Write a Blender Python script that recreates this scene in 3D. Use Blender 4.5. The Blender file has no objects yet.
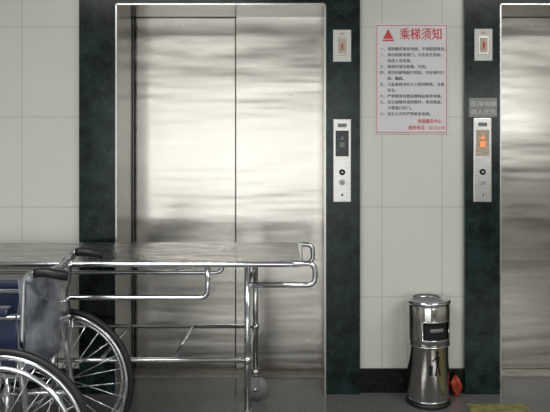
import bpy, bmesh, math, random
from mathutils import Vector, Matrix
random.seed(4)
C = bpy.context.scene.collection
CAMX, CAMY, CAMZ, F = 0.0, -3.3, 1.26, 660.0
bpy.context.scene.view_settings.view_transform = 'Standard'

def wx(px, y=0.0): return (px-300)*(y-CAMY)/F
def wz(py, y=0.0): return CAMZ-(py-140)*(y-CAMY)/F

# ---------------------------------------------------------------- materials
def mat(name, col, rough=0.5, metal=0.0, var=0.0, vscale=8, stretch=(1,1,1), bump=0.0, bscale=30, coat=0.0, spec=0.5, emit=None, es=0, rvar=0.0, bdist=0.002, col2=None, bstretch=None):
    m = bpy.data.materials.new(name); m.use_nodes = True
    nt = m.node_tree; b = nt.nodes['Principled BSDF']
    b.inputs['Base Color'].default_value = (*col, 1)
    b.inputs['Roughness'].default_value = rough
    b.inputs['Metallic'].default_value = metal
    b.inputs['Coat Weight'].default_value = coat
    b.inputs['Specular IOR Level'].default_value = spec
    if emit:
        b.inputs['Emission Color'].default_value = (*emit, 1); b.inputs['Emission Strength'].default_value = es
    tc = nt.nodes.new('ShaderNodeTexCoord'); mp = nt.nodes.new('ShaderNodeMapping')
    mp.inputs['Scale'].default_value = stretch
    nt.links.new(tc.outputs['Object'], mp.inputs['Vector'])
    n = nt.nodes.new('ShaderNodeTexNoise'); n.inputs['Scale'].default_value = vscale; n.inputs['Detail'].default_value = 5
    nt.links.new(mp.outputs['Vector'], n.inputs['Vector'])
    r = nt.nodes.new('ShaderNodeValToRGB')
    c2 = col2 if col2 else tuple(min(1, c*(1+var)) for c in col)
    r.color_ramp.elements[0].position = .35; r.color_ramp.elements[1].position = .65
    r.color_ramp.elements[0].color = (*[c*(1-var) for c in col], 1); r.color_ramp.elements[1].color = (*c2, 1)
    nt.links.new(n.outputs['Fac'], r.inputs['Fac']); nt.links.new(r.outputs['Color'], b.inputs['Base Color'])
    if rvar > 0:
        mr = nt.nodes.new('ShaderNodeMapRange'); mr.inputs['To Min'].default_value = max(0.02, rough-rvar); mr.inputs['To Max'].default_value = rough+rvar
        mr.inputs['From Min'].default_value = .3; mr.inputs['From Max'].default_value = .7
        nt.links.new(n.outputs['Fac'], mr.inputs['Value']); nt.links.new(mr.outputs['Result'], b.inputs['Roughness'])
    if bump > 0:
        n2 = nt.nodes.new('ShaderNodeTexNoise'); n2.inputs['Scale'].default_value = bscale; n2.inputs['Detail'].default_value = 3
        src = mp
        if bstretch:
            src = nt.nodes.new('ShaderNodeMapping'); src.inputs['Scale'].default_value = bstretch
            nt.links.new(tc.outputs['Object'], src.inputs['Vector'])
        nt.links.new(src.outputs['Vector'], n2.inputs['Vector'])
        bp = nt.nodes.new('ShaderNodeBump'); bp.inputs['Strength'].default_value = bump; bp.inputs['Distance'].default_value = bdist
        nt.links.new(n2.outputs['Fac'], bp.inputs['Height']); nt.links.new(bp.outputs['Normal'], b.inputs['Normal'])
    return m

M_STEELDOOR = mat('brushed_steel_door', (.50,.478,.435), .23, 1, var=.07, vscale=2.5, stretch=(1,1,6), bump=1.0, bscale=2.4, bdist=.0065, rvar=.05, bstretch=(.22,1,1.8))
M_STEEL = mat('brushed_steel', (.55,.54,.52), .28, 1, var=.06, vscale=20, stretch=(1,1,8))
M_CHROME = mat('chrome_tube', (.68,.70,.73), .17, 1, var=.05)
M_CAN = mat('polished_can_steel', (.62,.60,.57), .13, 1, var=.08, vscale=6, bump=.15, bscale=6)
M_BLACK = mat('black_rubber', (.012,.012,.014), .45, var=.3, vscale=30)
M_BLACKGL = mat('black_plastic', (.008,.008,.01), .25, var=.2)
M_DARKIN = mat('dark_interior', (.006,.006,.006), .8, var=.2)
M_WHITEPL = mat('white_plastic', (.66,.67,.64), .4, var=.03)
M_RED = mat('red_print', (.60,.05,.07), .5, var=.05)
M_INK = mat('dark_print', (.09,.09,.12), .5, var=.05)
M_SIGN = mat('sign_white_acrylic', (.74,.72,.74), .3, var=.02)
M_BLUE = mat('blue_vinyl_in_clear_film', (.09,.12,.18), .16, var=.5, vscale=9, coat=1.0, bump=1.0, bscale=9, bdist=.018, col2=(.36,.40,.46))  # pale mottling puts the film's sheen into the vinyl colour
M_DKBLUE = mat('navy_vinyl', (.018,.028,.065), .3, var=.3, bump=.6, bscale=20, coat=.5)
M_DECK = mat('bare_steel_deck', (.50,.505,.51), .2, 1, var=.35, vscale=10, stretch=(1,5,1), bump=1.0, bscale=9, bdist=.016)  # streaked colour variation paints highlights into the steel
M_BASE = mat('black_granite', (.008,.009,.009), .2, var=.4, vscale=60, spec=.3)
M_ALU = mat('threshold_aluminium', (.38,.36,.33), .4, 1, var=.1, vscale=20)
M_CEIL = mat('ceiling_paint', (.62,.62,.60), .8, var=.02)
M_BEIGE = mat('beige_print', (.50,.40,.30), .4, var=.2, vscale=80)
M_LED = mat('orange_led', (.5,.06,.02), .4, emit=(1,.25,.08), es=1.2)
M_LEDB = mat('dim_led', (.10,.12,.14), .4, emit=(.5,.6,.7), es=.08)
M_CLOTH = mat('red_plastic_film', (.42,.05,.02), .35, var=.6, vscale=30, bump=.5, bscale=30)
M_YEL = mat('olive_yellow_patch', (.24,.22,.08), .6, var=.35, vscale=20)
M_GREY = mat('grey_plastic', (.20,.20,.20), .45, var=.1)
M_LABEL = mat('grey_label', (.26,.27,.26), .4, var=.1)
M_FRAME = mat('window_frame_paint', (.05,.055,.06), .5, var=.1)

def marble():
    m = mat('dark_green_marble', (.006,.016,.016), .2, var=.6, vscale=14, spec=.3, col2=(.012,.031,.030))
    nt = m.node_tree; b = nt.nodes['Principled BSDF']
    tc = nt.nodes.new('ShaderNodeTexCoord'); n = nt.nodes.new('ShaderNodeTexNoise')
    n.inputs['Scale'].default_value = 9; n.inputs['Detail'].default_value = 9; n.inputs['Distortion'].default_value = 1.6
    nt.links.new(tc.outputs['Object'], n.inputs['Vector'])
    r = nt.nodes.new('ShaderNodeValToRGB'); e = r.color_ramp.elements
    e[0].position = .485; e[0].color = (0,0,0,1); e[1].position = .515; e[1].color = (0,0,0,1)
    k = e.new(.5); k.color = (1,1,1,1)
    nt.links.new(n.outputs['Fac'], r.inputs['Fac'])
    mx = nt.nodes.new('ShaderNodeMix'); mx.data_type = 'RGBA'
    old = b.inputs['Base Color'].links[0].from_socket
    mul = nt.nodes.new('ShaderNodeMath'); mul.operation = 'MULTIPLY'; mul.inputs[1].default_value = .22
    nt.links.new(r.outputs['Color'], mul.inputs[0]); nt.links.new(mul.outputs[0], mx.inputs['Factor'])
    nt.links.new(old, mx.inputs['A']); mx.inputs['B'].default_value = (.08,.14,.13,1)
    nt.links.new(mx.outputs['Result'], b.inputs['Base Color'])
    return m
M_MARBLE = marble()

def tilemat():
    m = bpy.data.materials.new('cream_wall_tile'); m.use_nodes = True; nt = m.node_tree; b = nt.nodes['Principled BSDF']
    g = nt.nodes.new('ShaderNodeNewGeometry'); s = nt.nodes.new('ShaderNodeSeparateXYZ'); nt.links.new(g.outputs['Position'], s.inputs[0])
    def line(sock, off, size, w):
        a = nt.nodes.new('ShaderNodeMath'); a.operation='SUBTRACT'; nt.links.new(sock, a.inputs[0]); a.inputs[1].default_value = off
        d = nt.nodes.new('ShaderNodeMath'); d.operation='WRAP'; nt.links.new(a.outputs[0], d.inputs[0]); d.inputs[1].default_value = size/2; d.inputs[2].default_value = -size/2
        ab = nt.nodes.new('ShaderNodeMath'); ab.operation='ABSOLUTE'; nt.links.new(d.outputs[0], ab.inputs[0])
        c = nt.nodes.new('ShaderNodeMath'); c.operation='LESS_THAN'; nt.links.new(ab.outputs[0], c.inputs[0]); c.inputs[1].default_value = w
        return c.outputs[0]
    l1 = line(s.outputs['X'], (22-300)/200, .30, .0020); l2 = line(s.outputs['Z'], .925, .45, .0020)
    mxm = nt.nodes.new('ShaderNodeMath'); mxm.operation='MAXIMUM'; nt.links.new(l1, mxm.inputs[0]); nt.links.new(l2, mxm.inputs[1])
    n = nt.nodes.new('ShaderNodeTexNoise'); n.inputs['Scale'].default_value = 5; nt.links.new(g.outputs['Position'], n.inputs['Vector'])
    r = nt.nodes.new('ShaderNodeValToRGB'); r.color_ramp.elements[0].color=(.665,.665,.61,1); r.color_ramp.elements[1].color=(.725,.72,.66,1)
    nt.links.new(n.outputs['Fac'], r.inputs['Fac'])
    mx = nt.nodes.new('ShaderNodeMix'); mx.data_type='RGBA'; nt.links.new(mxm.outputs[0], mx.inputs['Factor']); nt.links.new(r.outputs['Color'], mx.inputs['A'])
    mx.inputs['B'].default_value=(.50,.50,.45,1); nt.links.new(mx.outputs['Result'], b.inputs['Base Color'])
    b.inputs['Roughness'].default_value=.22
    bp = nt.nodes.new('ShaderNodeBump'); bp.invert=True; bp.inputs['Strength'].default_value=.3; bp.inputs['Distance'].default_value=.002
    nt.links.new(mxm.outputs[0], bp.inputs['Height']); nt.links.new(bp.outputs['Normal'], b.inputs['Normal'])
    return m
M_TILE = tilemat()
M_FLOOR = mat('grey_granite_floor', (.145,.142,.136), .12, var=.35, vscale=120, spec=.6)

# ---------------------------------------------------------------- mesh helpers
class B:
    def __init__(s): s.bm = bmesh.new(); s.mats = []
    def mi(s, m):
        if m not in s.mats: s.mats.append(m)
        return s.mats.index(m)
    def _tag(s, faces, m, smooth=False):
        i = s.mi(m)
        for f in faces: f.material_index = i; f.smooth = smooth
    def box(s, x0, x1, y0, y1, z0, z1, m, bev=0.0):
        t = bmesh.new(); bmesh.ops.create_cube(t, size=1)
        for v in t.verts: v.co = Vector(((x0+x1)/2+v.co.x*(x1-x0), (y0+y1)/2+v.co.y*(y1-y0), (z0+z1)/2+v.co.z*(z1-z0)))
        if bev > 0: bmesh.ops.bevel(t, geom=list(t.edges), offset=bev, segments=2, affect='EDGES', profile=.6)
        s.merge(t, m, False)
    def merge(s, t, m, smooth, M=None):
        if M: bmesh.ops.transform(t, matrix=M, verts=t.verts)
        t.verts.index_update(); vs = [s.bm.verts.new(v.co) for v in t.verts]; i = s.mi(m)
        for f in t.faces:
            try:
                nf = s.bm.faces.new([vs[v.index] for v in f.verts]); nf.material_index = i; nf.smooth = smooth
            except ValueError: pass
        t.free()
    def cyl(s, p0, p1, r, m, seg=20, r2=None, smooth=True, bev=0):
        p0, p1 = Vector(p0), Vector(p1); t = bmesh.new(); L = (p1-p0).length
        bmesh.ops.create_cone(t, cap_ends=True, segments=seg, radius1=r, radius2=r if r2 is None else r2, depth=L)
        if bev: bmesh.ops.bevel(t, geom=[e for e in t.edges if abs(e.verts[0].co.z-e.verts[1].co.z) < 1e-6], offset=bev, segments=2, affect='EDGES')
        q = Vector((0,0,1)).rotation_difference((p1-p0).normalized())
        s.merge(t, m, smooth, Matrix.Translation((p0+p1)/2) @ q.to_matrix().to_4x4())
    def tube(s, pts, r, m, fil=0.0, seg=10, closed=False, fs=6):
        pts = [Vector(p) for p in pts]; out = []
        n = len(pts)
        for i, p in enumerate(pts):
            if (not closed and i in (0, n-1)) or fil == 0: out.append(p); continue
            a, b = pts[i-1], pts[(i+1) % n]
            d1, d2 = (a-p), (b-p); f = min(fil, d1.length*.49, d2.length*.49)
            A, Bq = p+d1.normalized()*f, p+d2.normalized()*f
            for k in range(fs+1):
                t = k/fs; out.append((1-t)**2*A+2*t*(1-t)*p+t*t*Bq)
        rings = []; N = len(out); up = None
        for i, p in enumerate(out):
            if closed: tg = (out[(i+1) % N]-out[i-1]).normalized()
            else: tg = (out[min(i+1, N-1)]-out[max(i-1, 0)]).normalized()
            if up is None:
                up = Vector((0,0,1)) if abs(tg.z) < .9 else Vector((1,0,0))
            u = (up-tg*up.dot(tg)).normalized(); v = tg.cross(u); up = u
            rings.append([s.bm.verts.new(p+(u*math.cos(2*math.pi*k/seg)+v*math.sin(2*math.pi*k/seg))*r) for k in range(seg)])
        fs_ = []
        for i in range(N if closed else N-1):
            a, b = rings[i], rings[(i+1) % N]
            for k in range(seg): fs_.append(s.bm.faces.new((a[k], a[(k+1)%seg], b[(k+1)%seg], b[k])))
        if not closed: fs_.append(s.bm.faces.new(rings[0][::-1])); fs_.append(s.bm.faces.new(rings[-1]))
        s._tag(fs_, m, True)
    def torus(s, c, R, r, m, axis='y', seg=56, rs=10):
        c = Vector(c); pts = []
        for k in range(seg):
            a = 2*math.pi*k/seg
            pts.append(c+(Vector((math.cos(a)*R, 0, math.sin(a)*R)) if axis == 'y' else Vector((math.cos(a)*R, math.sin(a)*R, 0))))
        s.tube(pts, r, m, seg=rs, closed=True)
    def lathe(s, prof, m, seg=48, c=(0,0,0), skip=None):
        c = Vector(c); rings = []
        for r, z in prof:
            rings.append([s.bm.verts.new(c+Vector((r*math.cos(2*math.pi*k/seg), r*math.sin(2*math.pi*k/seg), z))) for k in range(seg)])
        out = []
        for i in range(len(prof)-1):
            for k in range(seg):
                if skip and skip(i, k): continue
                out.append(s.bm.faces.new((rings[i][k], rings[i][(k+1)%seg], rings[i+1][(k+1)%seg], rings[i+1][k])))
        s._tag(out, m, True)
    def poly(s, pts, m):
        vs = [s.bm.verts.new(p) for p in pts]; f = s.bm.faces.new(vs); s._tag([f], m)
    def grid(s, fn, nu, nv, m, smooth=True):
        vs = [[s.bm.verts.new(fn(i/nu, j/nv)) for j in range(nv+1)] for i in range(nu+1)]
        fs = [s.bm.faces.new((vs[i][j], vs[i+1][j], vs[i+1][j+1], vs[i][j+1])) for i in range(nu) for j in range(nv)]
        s._tag(fs, m, smooth)
    def obj(s, name, parent=None, loc=None, label=None, cat=None, kind=None, recalc=True):
        if recalc: bmesh.ops.recalc_face_normals(s.bm, faces=s.bm.faces)
        me = bpy.data.meshes.new(name); s.bm.to_mesh(me); s.bm.free()
        for m in s.mats: me.materials.append(m)
        o = bpy.data.objects.new(name, me); C.objects.link(o)
        if loc: o.location = loc
        if parent: o.parent = parent
        if label: o['label'] = label
        if cat: o['category'] = cat
        if kind: o['kind'] = kind
        return o
def empty(name, loc, label, cat, kind=None, group=None):
    o = bpy.data.objects.new(name, None); C.objects.link(o); o.location = loc; o['label'] = label
    o.empty_display_size = .1
    if cat: o['category'] = cat
    if kind: o['kind'] = kind
    if group: o['group'] = group
    return o
def text_mesh(name, body, size, loc, m, parent, align='LEFT', extr=.0003, maxw=None, dup=0.0):
    cu = bpy.data.curves.new(name, 'FONT'); cu.body = body; cu.size = size; cu.align_x = align; cu.extrude = extr
    t = bpy.data.objects.new(name, cu); C.objects.link(t)
    bpy.context.view_layer.update()
    dg = bpy.context.evaluated_depsgraph_get()
    me = bpy.data.meshes.new_from_object(t.evaluated_get(dg))
    bpy.data.objects.remove(t)
    xs = [v.co.x for v in me.vertices] or [0, 1]
    sx = 1
    if maxw and (max(xs)-min(xs)) > 0: sx = maxw/(max(xs)-min(xs))
    R = Matrix.Rotation(math.pi/2, 4, 'X') @ Matrix.Diagonal((sx, 1, 1, 1))
    me.transform(R); me.materials.clear(); me.materials.append(m)
    if dup > 0:   # bolder strokes: second impression slightly offset, same mesh
        bm = bmesh.new(); bm.from_mesh(me)
        g = bmesh.ops.duplicate(bm, geom=bm.verts[:]+bm.edges[:]+bm.faces[:])
        bmesh.ops.translate(bm, vec=(dup, -.0001, dup*.35), verts=[v for v in g['geom'] if isinstance(v, bmesh.types.BMVert)])
        bm.to_mesh(me); bm.free()
    o = bpy.data.objects.new(name, me); C.objects.link(o); o.location = loc; o.parent = parent
    return o

# ---------------------------------------------------------------- room
XL, XR, YB, ZC = -4.2, 4.6, -7.2, 2.75
DY = .30
b = B(); b.box(XL, XR, YB, .5, -.1, 0, M_FLOOR); b.obj('floor', kind='structure', label='grey polished granite lobby floor')
b = B(); b.box(XL, XR, YB, .5, ZC, ZC+.1, M_CEIL); b.obj('ceiling', kind='structure')
O1 = (wx(115,-.03), wx(326,-.03)); O2 = (wx(500,-.03), wx(500,-.03)+1.055)
J = [(wx(79,-.03), O1[0]), (O1[1], wx(360,-.03)), (wx(465,-.03), O2[0]), (O2[1], O2[1]+.17)]
ZH = wz(3,-.03)
b = B()
b.box(XL, J[0][0], 0, .42, 0, ZC, M_TILE); b.box(J[1][1], J[2][0], 0, .42, 0, ZC, M_TILE); b.box(J[3][1], XR, 0, .42, 0, ZC, M_TILE)
b.box(J[0][0], J[1][1], 0.001, .42, ZH+.2, ZC, M_TILE); b.box(J[2][0], J[3][1], 0.001, .42, ZH+.2, ZC, M_TILE)
b.obj('wall_back', kind='structure', label='cream tiled wall between two elevators')
b = B(); b.box(XL-.1, XL, YB, .5, 0, ZC, M_TILE); b.obj('wall_left', kind='structure')
b = B(); b.box(XR, XR+.1, YB, .5, 0, ZC, M_TILE); b.obj('wall_right', kind='structure')
# entrance wall: glazed front and a small high window
WX0, WX1, WZ1 = -3.0, 1.0, 2.15
VX0, VX1, VZ0 = 2.2, 4.2, 1.2
b = B(); b.box(XL, WX0, YB-.1, YB, 0, ZC, M_TILE); b.box(WX1, VX0, YB-.1, YB, 0, ZC, M_TILE); b.box(VX1, XR, YB-.1, YB, 0, ZC, M_TILE)
b.box(WX0, WX1, YB-.1, YB, WZ1, ZC, M_TILE); b.box(VX0, VX1, YB-.1, YB, WZ1, ZC, M_TILE); b.box(VX0, VX1, YB-.1, YB, 0, VZ0, M_TILE)
b.obj('wall_front', kind='structure')
b = B(); nb = 3
for i in range(nb+1):
    x = WX0+(WX1-WX0)*i/nb; b.box(max(WX0,x-.05), min(WX1,x+.05), YB-.08, YB-.02, 0, WZ1, M_FRAME)
for z, h in ((0,.10), (.45,.16), (1.25,.26), (WZ1-.06,.06)): b.box(WX0, WX1, YB-.079, YB-.021, z, z+h, M_FRAME)  # unseen transoms, placed to band the reflections in the steel doors
b.obj('window_1', kind='structure', label='dark framed glazed entrance front')
b = B()
for x in (VX0, (VX0+VX1)/2-.03, VX1-.06): b.box(x, x+.06, YB-.08, YB-.02, VZ0, WZ1, M_FRAME)
for z in (VZ0, WZ1-.06): b.box(VX0, VX1, YB-.079, YB-.021, z, z+.06, M_FRAME)
b.obj('window_2', kind='structure', label='dark framed high window')

b = B()
for j in J[:2]: b.box(j[0], j[1], -.03, .42, 0, ZH+.2, M_MARBLE)
b.box(J[0][1], J[1][0], -.03, .42, ZH, ZH+.2, M_MARBLE)
b.obj('trim_1', kind='structure', label='dark green marble elevator surround')
b = B()
for j in J[2:]: b.box(j[0], j[1], -.03, .42, 0, ZH+.2, M_MARBLE)
b.box(J[2][1], J[3][0], -.03, .42, ZH, ZH+.2, M_MARBLE)
b.obj('trim_2', kind='structure', label='dark green marble elevator surround')
for i, (a, c) in enumerate((O1, O2)):
    b = B(); t = .008
    b.box(a, a+t, -.026, DY-.012, 0, ZH, M_STEEL); b.box(c-t, c, -.026, DY-.012, 0, ZH, M_STEEL); b.box(a, c, -.026, DY-.012, ZH-t, ZH, M_STEEL)
    b.box(a+t, a+.014, DY-.03, DY-.012, 0, ZH-t, M_BLACKGL)  # dark strip stands in for the shade beside the door edge
    b.obj(f'trim_{i+3}', kind='structure', label='brushed steel elevator reveal lining')
    d = empty(f'door_{i+1}', ((a+c)/2, DY, 0), 'brushed stainless steel two-panel elevator door', None, 'structure')
    cx = (a+c)/2
    seam = (wx(236, DY) if i == 0 else cx+.03)-cx
    b = B(); b.box(a-cx-.0, seam+.02, .016, .036, .012, ZH+.02, M_STEELDOOR, .002); b.obj('door_panel', d)
    b = B(); b.box(seam, c-cx, -.010, .011, .012, ZH+.02, M_STEELDOOR, .003)
    b.box(seam-.005, seam-.0003, -.004, .013, .012, ZH+.02, M_BLACKGL); b.obj('door_panel', d)
    b = B(); b.box(a-cx, c-cx, -.10, .05, .0, .008, M_ALU)
    for k in range(5): b.box(a-cx, c-cx, -.09+k*.028, -.085+k*.028, .008, .0105, M_ALU)
    b.obj('door_sill', d, label='grooved aluminium door threshold')
    b = B(); b.box(a, c, .36, .42, 0, ZH+.2, M_DARKIN); b.obj(f'trim_{i+6}', kind='structure')
zb = wz(368)
for nm, a, c in (('baseboard_left', XL, J[0][0]), ('baseboard_back', J[1][1], J[2][0]), ('baseboard_right', J[3][1], XR)):
    b = B(); b.box(a, c, -.012, 0, 0, zb, M_BASE, .002); b.obj(nm, kind='structure')

# ---------------------------------------------------------------- wall fittings
YF = -.03
def call_panel(px0, px1, py0, py1, disp, led, label):
    x0, x1 = wx(px0,YF), wx(px1,YF); z1, z0 = wz(py0,YF), wz(py1,YF); cx = (x0+x1)/2
    e = empty('elevator_call_panel', (cx, YF, z0), label, 'elevator buttons', group='elevator call panels'); w = x1-x0; h = z1-z0
    b = B(); b.box(-w/2, w/2, -.012, 0, 0, h, M_STEEL, .003); b.obj('faceplate', e)
    b = B(); b.box(-w/2+.012, w/2-.012, -.014, -.0115, h*.55, h*.86, disp, .0008); b.obj('display_screen', e)
    b = B(); b.box(-.012, .012, -.0155, -.014, h*.66, h*.72, led)
    b.poly([(-.010,-.0148,h*.75),(.010,-.0148,h*.75),(0,-.0148,h*.80)], led); b.obj('display_digit', e)
    for k, zz in enumerate((.36, .24)):
        b = B(); b.cyl((0,-.012,h*zz), (0,-.0165,h*zz), .015, M_BLACKGL if k == 0 else M_WHITEPL, bev=.001)
        sg = 1 if k == 0 else -1
        b.poly([(-.007,-.0168,h*zz-.004*sg),(.007,-.0168,h*zz-.004*sg),(0,-.0168,h*zz+.007*sg)], M_WHITEPL if k == 0 else M_INK)
        b.obj('call_button', e)
    b = B(); b.cyl((0,-.012,h*.09), (0,-.0145,h*.09), .006, M_CHROME); b.box(-.001,.001,-.0150,-.0144,h*.09-.004,h*.09+.004, M_BLACKGL); b.obj('key_switch', e)
    b = B(); b.box(-.022, .022, -.0128, -.0122, h*.90, h*.945, M_GREY); b.obj('maker_plate', e)
call_panel(333, 351, 119, 202, M_BLACKGL, M_LEDB, 'steel call button panel with dark floor display')
call_panel(473, 491, 118, 202, M_BEIGE, M_LED, 'steel call button panel with glowing orange floor display')
def key_plate(px0, px1, py0, py1, label):
    x0, x1 = wx(px0,YF), wx(px1,YF); z1, z0 = wz(py0,YF), wz(py1,YF); w = x1-x0; h = z1-z0
    e = empty('fire_switch_plate', ((x0+x1)/2, YF, z0), label, 'switch', group='fire switch plates')
    b = B(); b.box(-w/2, w/2, -.010, 0, 0, h, M_WHITEPL, .003); b.obj('faceplate', e)
    b = B(); b.box(-.026, .026, -.0125, -.0095, h*.20, h*.78, M_STEEL, .001); b.obj('switch_window_frame', e)
    b = B(); b.box(-.018, .018, -.0142, -.0122, h*.27, h*.71, M_BEIGE); b.box(-.004, .004, -.019, -.0140, h*.38, h*.58, M_RED, .001); b.obj('switch', e)
    text_mesh('lettering', '消防', .014, (-.014, -.0102, h*.84), M_RED, e)
key_plate(333, 351, 30, 62, 'white fire switch plate with small inset window')
key_plate(474, 492, 29, 61, 'white fire switch plate with small inset window')
x0, x1 = wx(469,YF), wx(497,YF); z1, z0 = wz(98,YF), wz(117,YF)
e = empty('paper_notice', ((x0+x1)/2, YF, z0), 'small grey adhesive label with printed characters on marble', 'label')
b = B(); b.box(-(x1-x0)/2, (x1-x0)/2, -.0015, 0, 0, z1-z0, M_LABEL); b.obj('label_sheet', e)
text_mesh('lettering', '医用电梯', .028, (-.062, -.0022, .055), M_WHITEPL, e, maxw=.124)
text_mesh('lettering', '病人优先', .028, (-.062, -.0022, .015), M_WHITEPL, e, maxw=.124)

# notice board
sx0, sx1, sz1, sz0 = wx(375), wx(448), wz(24), wz(134)
SW, SH = sx1-sx0, sz1-sz0
e = empty('notice_sign', ((sx0+sx1)/2, 0, sz0), 'white elevator rules sign with red border and Chinese text', 'sign')
b = B(); b.box(-SW/2, SW/2, -.006, 0, 0, SH, M_SIGN, .001); b.obj('sign_board', e)
b = B(); i_, t_ = .007, .0030; yy = (-.0068, -.0060)
b.box(-SW/2+i_, SW/2-i_, *yy, i_, i_+t_, M_RED); b.box(-SW/2+i_, SW/2-i_, *yy, SH-i_-t_, SH-i_, M_RED)
b.box(-SW/2+i_, -SW/2+i_+t_, *yy, i_, SH-i_, M_RED); b.box(SW/2-i_-t_, SW/2-i_, *yy, i_, SH-i_, M_RED); b.obj('red_border', e)
lx, lz = wx(388)-(sx0+sx1)/2, wz(39)-sz0
b = B(); 
b.poly([(lx-.026,-.0066,lz),(lx+.026,-.0066,lz),(lx+.010,-.0066,lz+.030),(lx,-.0066,lz+.05),(lx-.010,-.0066,lz+.030)], M_RED)
b.box(lx-.028, lx+.028, -.0068, -.006, lz-.012, lz-.004, M_RED); b.obj('red_emblem', e)
text_mesh('title_lettering', '乘梯须知', .064, (wx(399)-(sx0+sx1)/2, -.0064, wz(39)-sz0), M_RED, e, maxw=.208, dup=.0022)
lines = ['一、请按顺序乘坐电梯，不得超载乘坐。', '二、请勿倚靠电梯门，以免发生危险，', '　　造成人身伤害。', '三、乘梯时请勿吸烟、吐痰。', '四、请勿用硬物敲打按钮，勿在梯内打', '　　闹、蹦跳。', '五、儿童乘梯须有大人陪同照看，注意', '　　安全。', '六、严禁携带易燃易爆物品乘坐电梯。', '七、发生故障时请按警铃，等待救援，', '　　不要强行扒门。', '八、发生火灾时严禁乘坐电梯。']
for k, l in enumerate(lines):
    text_mesh('rule_lettering', l, .0190, (-SW/2+.022, -.0064, wz(50.5+k*5.9)-sz0), M_INK, e, dup=.0010)
text_mesh('footer_lettering', '电梯服务中心', .024, (SW/2-.155, -.0064, wz(123)-sz0), M_RED, e, maxw=.12, dup=.001)
text_mesh('footer_lettering', '报修电话：62115118', .022, (SW/2-.200, -.0064, wz(129.3)-sz0), M_RED, e, maxw=.18, dup=.001)

# ---------------------------------------------------------------- litter bin
yc = -.12; R = .103
e = empty('litter_bin', (wx(428, yc), yc, 0), 'cylindrical stainless steel litter bin with ashtray top', 'trash can')
seg = 64
def ang(k): return math.degrees(2*math.pi*(k+.5)/seg)
b = B()
prof = [(R-.006, .02), (R-.004, .03), (R-.004, .285), (R, .29), (R, .322), (R, .405), (R, .47), (R-.003, .478)]
b.lathe(prof, M_CAN, seg, skip=lambda i, k: i == 4 and 246 < ang(k) < 326)
b.torus((0,0,.287), R-.001, .0035, M_CHROME, 'z', 48, 8)
b.torus((0,0,.028), R-.004, .004, M_CHROME, 'z', 48, 8)
b.obj('bin_body', e, recalc=False)
b = B(); b.lathe([(R-.006,.20),(R-.012,.46)], M_DARKIN, 48); b.obj('inner_bucket', e)
b = B()
A0, A1 = math.radians(244), math.radians(328)
pts = [Vector((math.cos(A0+(A1-A0)*t/14)*(R+.001), math.sin(A0+(A1-A0)*t/14)*(R+.001), .407)) for t in range(15)]
pts += [Vector((math.cos(A1+(A0-A1)*t/14)*(R+.001), math.sin(A1+(A0-A1)*t/14)*(R+.001), .320)) for t in range(15)]
b.tube(pts, .004, M_CHROME, closed=True, seg=8); b.obj('opening_rim', e)
def hood(u, v):
    a = A0+(A1-A0)*(.25+.5*u); r = R-.016+.010*math.sin(v*math.pi)
    return Vector((math.cos(a)*r, math.sin(a)*r, .350+.030*v))
b = B(); b.grid(hood, 14, 6, M_GREY); b.obj('swing_flap', e)
b = B()
b.lathe([(R-.003,.478),(R+.003,.480),(R+.005,.488),(R+.003,.497),(R-.004,.5),(R-.012,.497),(R-.016,.485),(R-.02,.480),(.001,.478)], M_CHROME, 48)
b.obj('ashtray_rim', e)
b = B(); b.lathe([(R-.018,.4815),(.05,.4845),(.001,.486)], M_GREY, 40); b.obj('ashtray_sand', e)
b = B(); b.lathe([(.001,0),(R+.001,0),(R+.003,.004),(R+.002,.018),(R-.006,.022)], M_BLACK, 48); b.obj('base_ring', e)
b = B(); a_c = math.radians(270+16); ps = 1.25
def cp(u, z): a = a_c+u*ps/R; r = R-.0032; return Vector((math.cos(a)*r, math.sin(a)*r, .205+(z-.205)*ps))
def patch(pl):
    b.poly([cp(*p) for p in pl], M_BLACKGL)
patch([(-.002+.007*math.cos(t*math.pi/6), .252+.007*math.sin(t*math.pi/6)) for t in range(12)])
patch([(-.010,.240),(.004,.242),(.008,.236),(.005,.205),(-.006,.205)])
patch([(-.008,.237),(-.008,.230),(-.020,.218),(-.024,.222)])
patch([(-.006,.205),(.000,.205),(-.006,.165),(-.012,.165)]); patch([(.000,.205),(.005,.205),(.014,.168),(.008,.166)])
patch([(-.036,.205),(-.020,.205),(-.022,.168),(-.034,.168)])
b.obj('pictogram', e, label='black pictogram of a person dropping litter')

b = B()
def blob(u, v):
    th = u*2*math.pi; ph = v*math.pi
    r = 1+.28*math.sin(3*th+2*ph)*math.sin(ph)+.2*math.sin(7*th-5*ph)*math.sin(ph)
    return Vector((.022*r*math.cos(th)*math.sin(ph), .022*r*math.sin(th)*math.sin(ph), .05-.05*math.cos(ph)))
b.grid(blob, 36, 18, M_CLOTH)
b.obj('plastic_bag', loc=(wx(456,-.05), -.045, 0.0), label='small crumpled red plastic bag on floor beside bin', cat='bag')
b = B(); b.box(-.14, .14, -.08, .08, 0, .005, M_YEL, .002); b.obj('floor_patch', loc=(.93, -.24, 0), label='thin olive yellow patch on floor before elevator', cat='mat')  # thin olive slab for a yellowish patch of unknown kind

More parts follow.
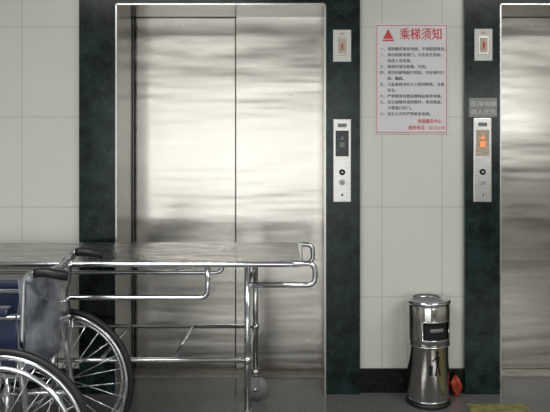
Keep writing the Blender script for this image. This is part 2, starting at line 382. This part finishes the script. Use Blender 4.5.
# ---------------------------------------------------------------- gurney
e = empty('hospital_gurney', (-.95, -.35, 0), 'tubular steel hospital trolley with bare flat steel deck', 'hospital trolley')
def L(x, y, z): return Vector((x+.95, y+.35, z))
yn, yf, xr, xl = -.60, -.11, 0.0, -1.95
b = B()
def deckf(u, v):
    x = xl+(xr-xl)*u; y = yn+.005+(yf-yn-.01)*v
    return L(x, y, .763+.003*math.sin(x*17+y*9)*math.sin(math.pi*v))
b.grid(deckf, 90, 14, M_DECK)
b.box(xl+.95, xr+.95, yn+.355, yf+.345, .742, .758, M_STEEL, .003)
b.obj('deck', e, recalc=False)
b = B(); b.tube([L(xl,yn,.752), L(xr,yn,.752), L(xr,yf,.752), L(xl,yf,.752)], .0125, M_CHROME, fil=.03, closed=True, seg=12); b.obj('deck_frame', e)
for y in (yn, yf):
    b = B(); b.tube([L(-.13,y,.752), L(.062,y,.756), L(.062,y,.667), L(-.205,y,.667)], .011, M_CHROME, fil=.035, seg=12); b.obj('push_handle', e)
    b = B(); yo = y+(-.012 if y == yn else .012)
    b.tube([L(-.376,yo,.752), L(-.376,yo,.618), L(-1.75,yo,.618), L(-1.75,yo,.752)], .0105, M_CHROME, fil=.035, seg=12); b.obj('side_rail', e)
for y in (yn, yf):
    for x in (-.215, -1.72):
        b = B(); b.cyl(L(x,y,.15), L(x,y,.75), .0125, M_CHROME); b.cyl(L(x,y,.345), L(x,y,.375), .016, M_CHROME); b.obj('leg', e)
        c = B(); c.cyl(L(x,y,.125), L(x,y,.155), .02, M_STEEL)
        c.box(x+.95-.02, x+.95+.02, y+.35-.022, y+.35-.018, .055, .13, M_STEEL); c.box(x+.95-.02, x+.95+.02, y+.35+.018, y+.35+.022, .055, .13, M_STEEL)
        c.box(x+.95-.02, x+.95+.02, y+.35-.022, y+.35+.022, .122, .127, M_STEEL)
        co = c.obj('caster', e)
        w = B(); w.cyl(L(x,y-.014,.0605), L(x,y+.014,.0605), .06, M_GREY, seg=32, bev=.004); w.cyl(L(x,y-.024,.06), L(x,y+.024,.06), .008, M_CHROME); w.obj('caster_wheel', co)
b = B()
b.tube([L(-1.72,yn,.36), L(-.215,yn,.36), L(-.215,yf,.36), L(-1.72,yf,.36)], .010, M_CHROME, closed=True, seg=10)
for k in range(1, 5): b.tube([L(-1.72+k*1.505/5,yn,.362), L(-1.72+k*1.505/5,yf,.362)], .007, M_CHROME, seg=8)
b.obj('lower_shelf', e)
for x in (-.215, -1.72):
    b = B(); b.tube([L(x,yn,.667), L(x,yf,.667)], .009, M_CHROME); b.obj('cross_brace', e)
for x in (-.5, -1.0, -1.45):
    b = B(); b.tube([L(x,yn,.735), L(x,yf,.735)], .009, M_CHROME); b.obj('cross_brace', e)

# ---------------------------------------------------------------- wheelchair (faces -x)
X0, YN, YFW = -.955, -1.20, -.69
e = empty('wheelchair', (X0, (YN+YFW)/2, 0), 'folding wheelchair with blue film-wrapped backrest beside trolley', 'wheelchair')
hy = (YFW-YN)/2
for sgn in (-1, 1):
    wy = sgn*hy; RW = .30
    w = B(); w.torus((0,wy,RW), RW-.0125, .0125, M_BLACK, seg=72); wo = w.obj('rear_wheel', e)
    r = B(); r.torus((0,wy,RW), .270, .010, M_CHROME, seg=64); r.obj('wheel_rim', wo)
    r = B(); r.torus((0,wy+sgn*.032,RW), .245, .0085, M_CHROME, seg=64)
    for k in range(6):
        a = k*math.pi/3+.2; r.cyl((math.cos(a)*.245,wy+sgn*.032,RW+math.sin(a)*.245), (math.cos(a)*.264,wy+sgn*.004,RW+math.sin(a)*.264), .004, M_CHROME, 8)
    r.obj('handrim', wo)
    r = B(); r.cyl((0,wy-.03,RW), (0,wy+.03,RW), .022, M_CHROME, bev=.002); r.cyl((0,wy+sgn*.03,RW), (0,wy+sgn*.042,RW), .014, M_BLACKGL, bev=.002); r.obj('hub', wo)
    r = B()
    for k in range(28):
        a = 2*math.pi*k/28; off = .35*(1 if k % 2 else -1); s2 = .022*(1 if (k//2) % 2 else -1)
        r.cyl((math.cos(a+off*2)*.02, wy+s2, RW+math.sin(a+off*2)*.02), (math.cos(a)*.262, wy, RW+math.sin(a)*.262), .0024, M_CHROME, 6)
    r.obj('spokes', wo)
    cy = sgn*(hy-.07); cx = -.42
    c = B(); c.tube([(cx+.03,cy,.30),(cx+.03,cy,.19)], .012, M_CHROME); c.box(cx,cx+.04,cy-.026,cy+.026,.178,.188,M_CHROME)
    c.box(cx,cx+.03,cy-.026,cy-.021,.08,.185,M_CHROME); c.box(cx,cx+.03,cy+.021,cy+.026,.08,.185,M_CHROME); co = c.obj('front_caster', e)
    q = B(); q.torus((cx+.015,cy,.095), .080, .015, M_BLACK, seg=40); q.cyl((cx+.015,cy-.012,.095),(cx+.015,cy+.012,.095), .07, M_GREY, 28); q.cyl((cx+.015,cy-.024,.095),(cx+.015,cy+.024,.095), .008, M_CHROME, 12); q.obj('caster_wheel', co)
    fy = sgn*(hy-.055)
    f = B()
    f.tube([(.085,fy,.20),(.045,fy,.50),(.055,fy,.80),(.075,fy,.825),(.10,fy,.825)], .0115, M_CHROME, fil=.03, seg=12)
    f.tube([(.07,fy,.28),(-.39,fy,.28),(-.39,fy,.49),(.047,fy,.49)], .0115, M_CHROME, fil=.04, seg=12)
    f.tube([(.048,fy,.68),(-.30,fy,.68),(-.33,fy,.49)], .010, M_CHROME, fil=.05, seg=12)
    f.tube([(-.39,fy,.47),(-.47,fy,.42),(-.56,fy,.14)], .0105, M_CHROME, fil=.05, seg=12)
    f.tube([(0,fy,.30),(0,sgn*(hy-.02),.30)], .010, M_CHROME)
    f.tube([(0,fy,.28),(0,fy,.49)], .010, M_CHROME)
    f.obj('side_frame', e)
    g = B(); g.tube([(.088,fy,.825),(.12,fy,.829),(.195,fy,.815)], .016, M_BLACK, seg=14, fil=.03)
    g.obj('push_grip', e)
    g = B(); g.box(-.29,.01,fy-.024,fy+.024,.688,.715,M_DKBLUE,.010); g.obj('armrest', e)
    g = B(); g.box(-.30,.03,fy-.004,fy+.004,.505,.668,M_DKBLUE,.003); g.obj('side_guard', e)
    g = B(); g.box(-.66,-.52,sgn*.05 if sgn>0 else -.17, .17 if sgn>0 else -.05,.12,.135,M_BLACKGL,.005); g.obj('footplate', e)
fy = hy-.055
b = B()
def seatf(u, v):
    x = -.38+.42*u; y = -fy+2*fy*v; return Vector((x, y, .505-.025*math.sin(math.pi*v)))
b.grid(seatf, 14, 14, M_DKBLUE)
b.grid(lambda u, v: seatf(u, v)-Vector((0,0,.02)), 14, 14, M_DKBLUE); b.obj('seat', e)
def backf(o):
    def f(u, v):
        y = -fy-.012+(2*fy+.024)*u; z = .50+.305*v
        x = .047+.008*(z-.5)/.3+.030*math.sin(math.pi*u)+o
        return Vector((x+.004*math.sin(z*40+y*15), y, z))
    return f
b = B(); b.grid(backf(.010), 22, 22, M_BLUE); b.grid(backf(-.014), 22, 22, M_BLUE)
b.tube([(.070,-fy-.012,.805),(.100,0,.805),(.070,fy+.012,.805)], .012, M_BLUE, fil=.15); b.obj('backrest', e)
b = B(); b.tube([(-.1,-fy,.285),(-.1,fy,.485)], .010, M_CHROME); b.obj('cross_brace', e)
b = B(); b.tube([(-.12,fy,.285),(-.12,-fy,.485)], .010, M_CHROME); b.obj('cross_brace', e)

# ---------------------------------------------------------------- light
def area(name, loc, rot, sx, sy, pw, col):
    l = bpy.data.lights.new(name, 'AREA'); l.shape='RECTANGLE'; l.size=sx; l.size_y=sy; l.energy=pw; l.color=col
    o = bpy.data.objects.new(name, l); C.objects.link(o); o.location=loc; o.rotation_euler=rot; return o
area('window_daylight', ((WX0+WX1)/2, YB-.25, WZ1/2), (math.pi/2,0,0), WX1-WX0, WZ1, 78, (1,1,.97))
area('window_daylight', ((VX0+VX1)/2, YB-.25, (WZ1+VZ0)/2), (math.pi/2,0,0), VX1-VX0, WZ1-VZ0, 22, (1,1,.97))
area('ceiling_fill', (-1.2, -2.6, ZC-.02), (0,0,0), 1.6, .6, 55, (1,1,.965))  # added unseen lamps overhead, turned up to fill walls and doors
area('ceiling_fill', (2.0, -2.6, ZC-.02), (0,0,0), 1.6, .6, 53, (1,1,.965))
w = bpy.data.worlds.new('World'); bpy.context.scene.world = w; w.use_nodes = True
w.node_tree.nodes['Background'].inputs['Color'].default_value = (.9,.95,1,1); w.node_tree.nodes['Background'].inputs['Strength'].default_value = 1.0

cam = bpy.data.cameras.new('Camera'); co = bpy.data.objects.new('Camera', cam); C.objects.link(co)
co.location = (CAMX, CAMY, CAMZ); co.rotation_euler = (math.pi/2, 0, 0)
cam.sensor_width = 36; cam.lens = F/550*36; cam.shift_x = -25/550; cam.shift_y = -66/550; cam.clip_start = .05
bpy.context.scene.camera = co
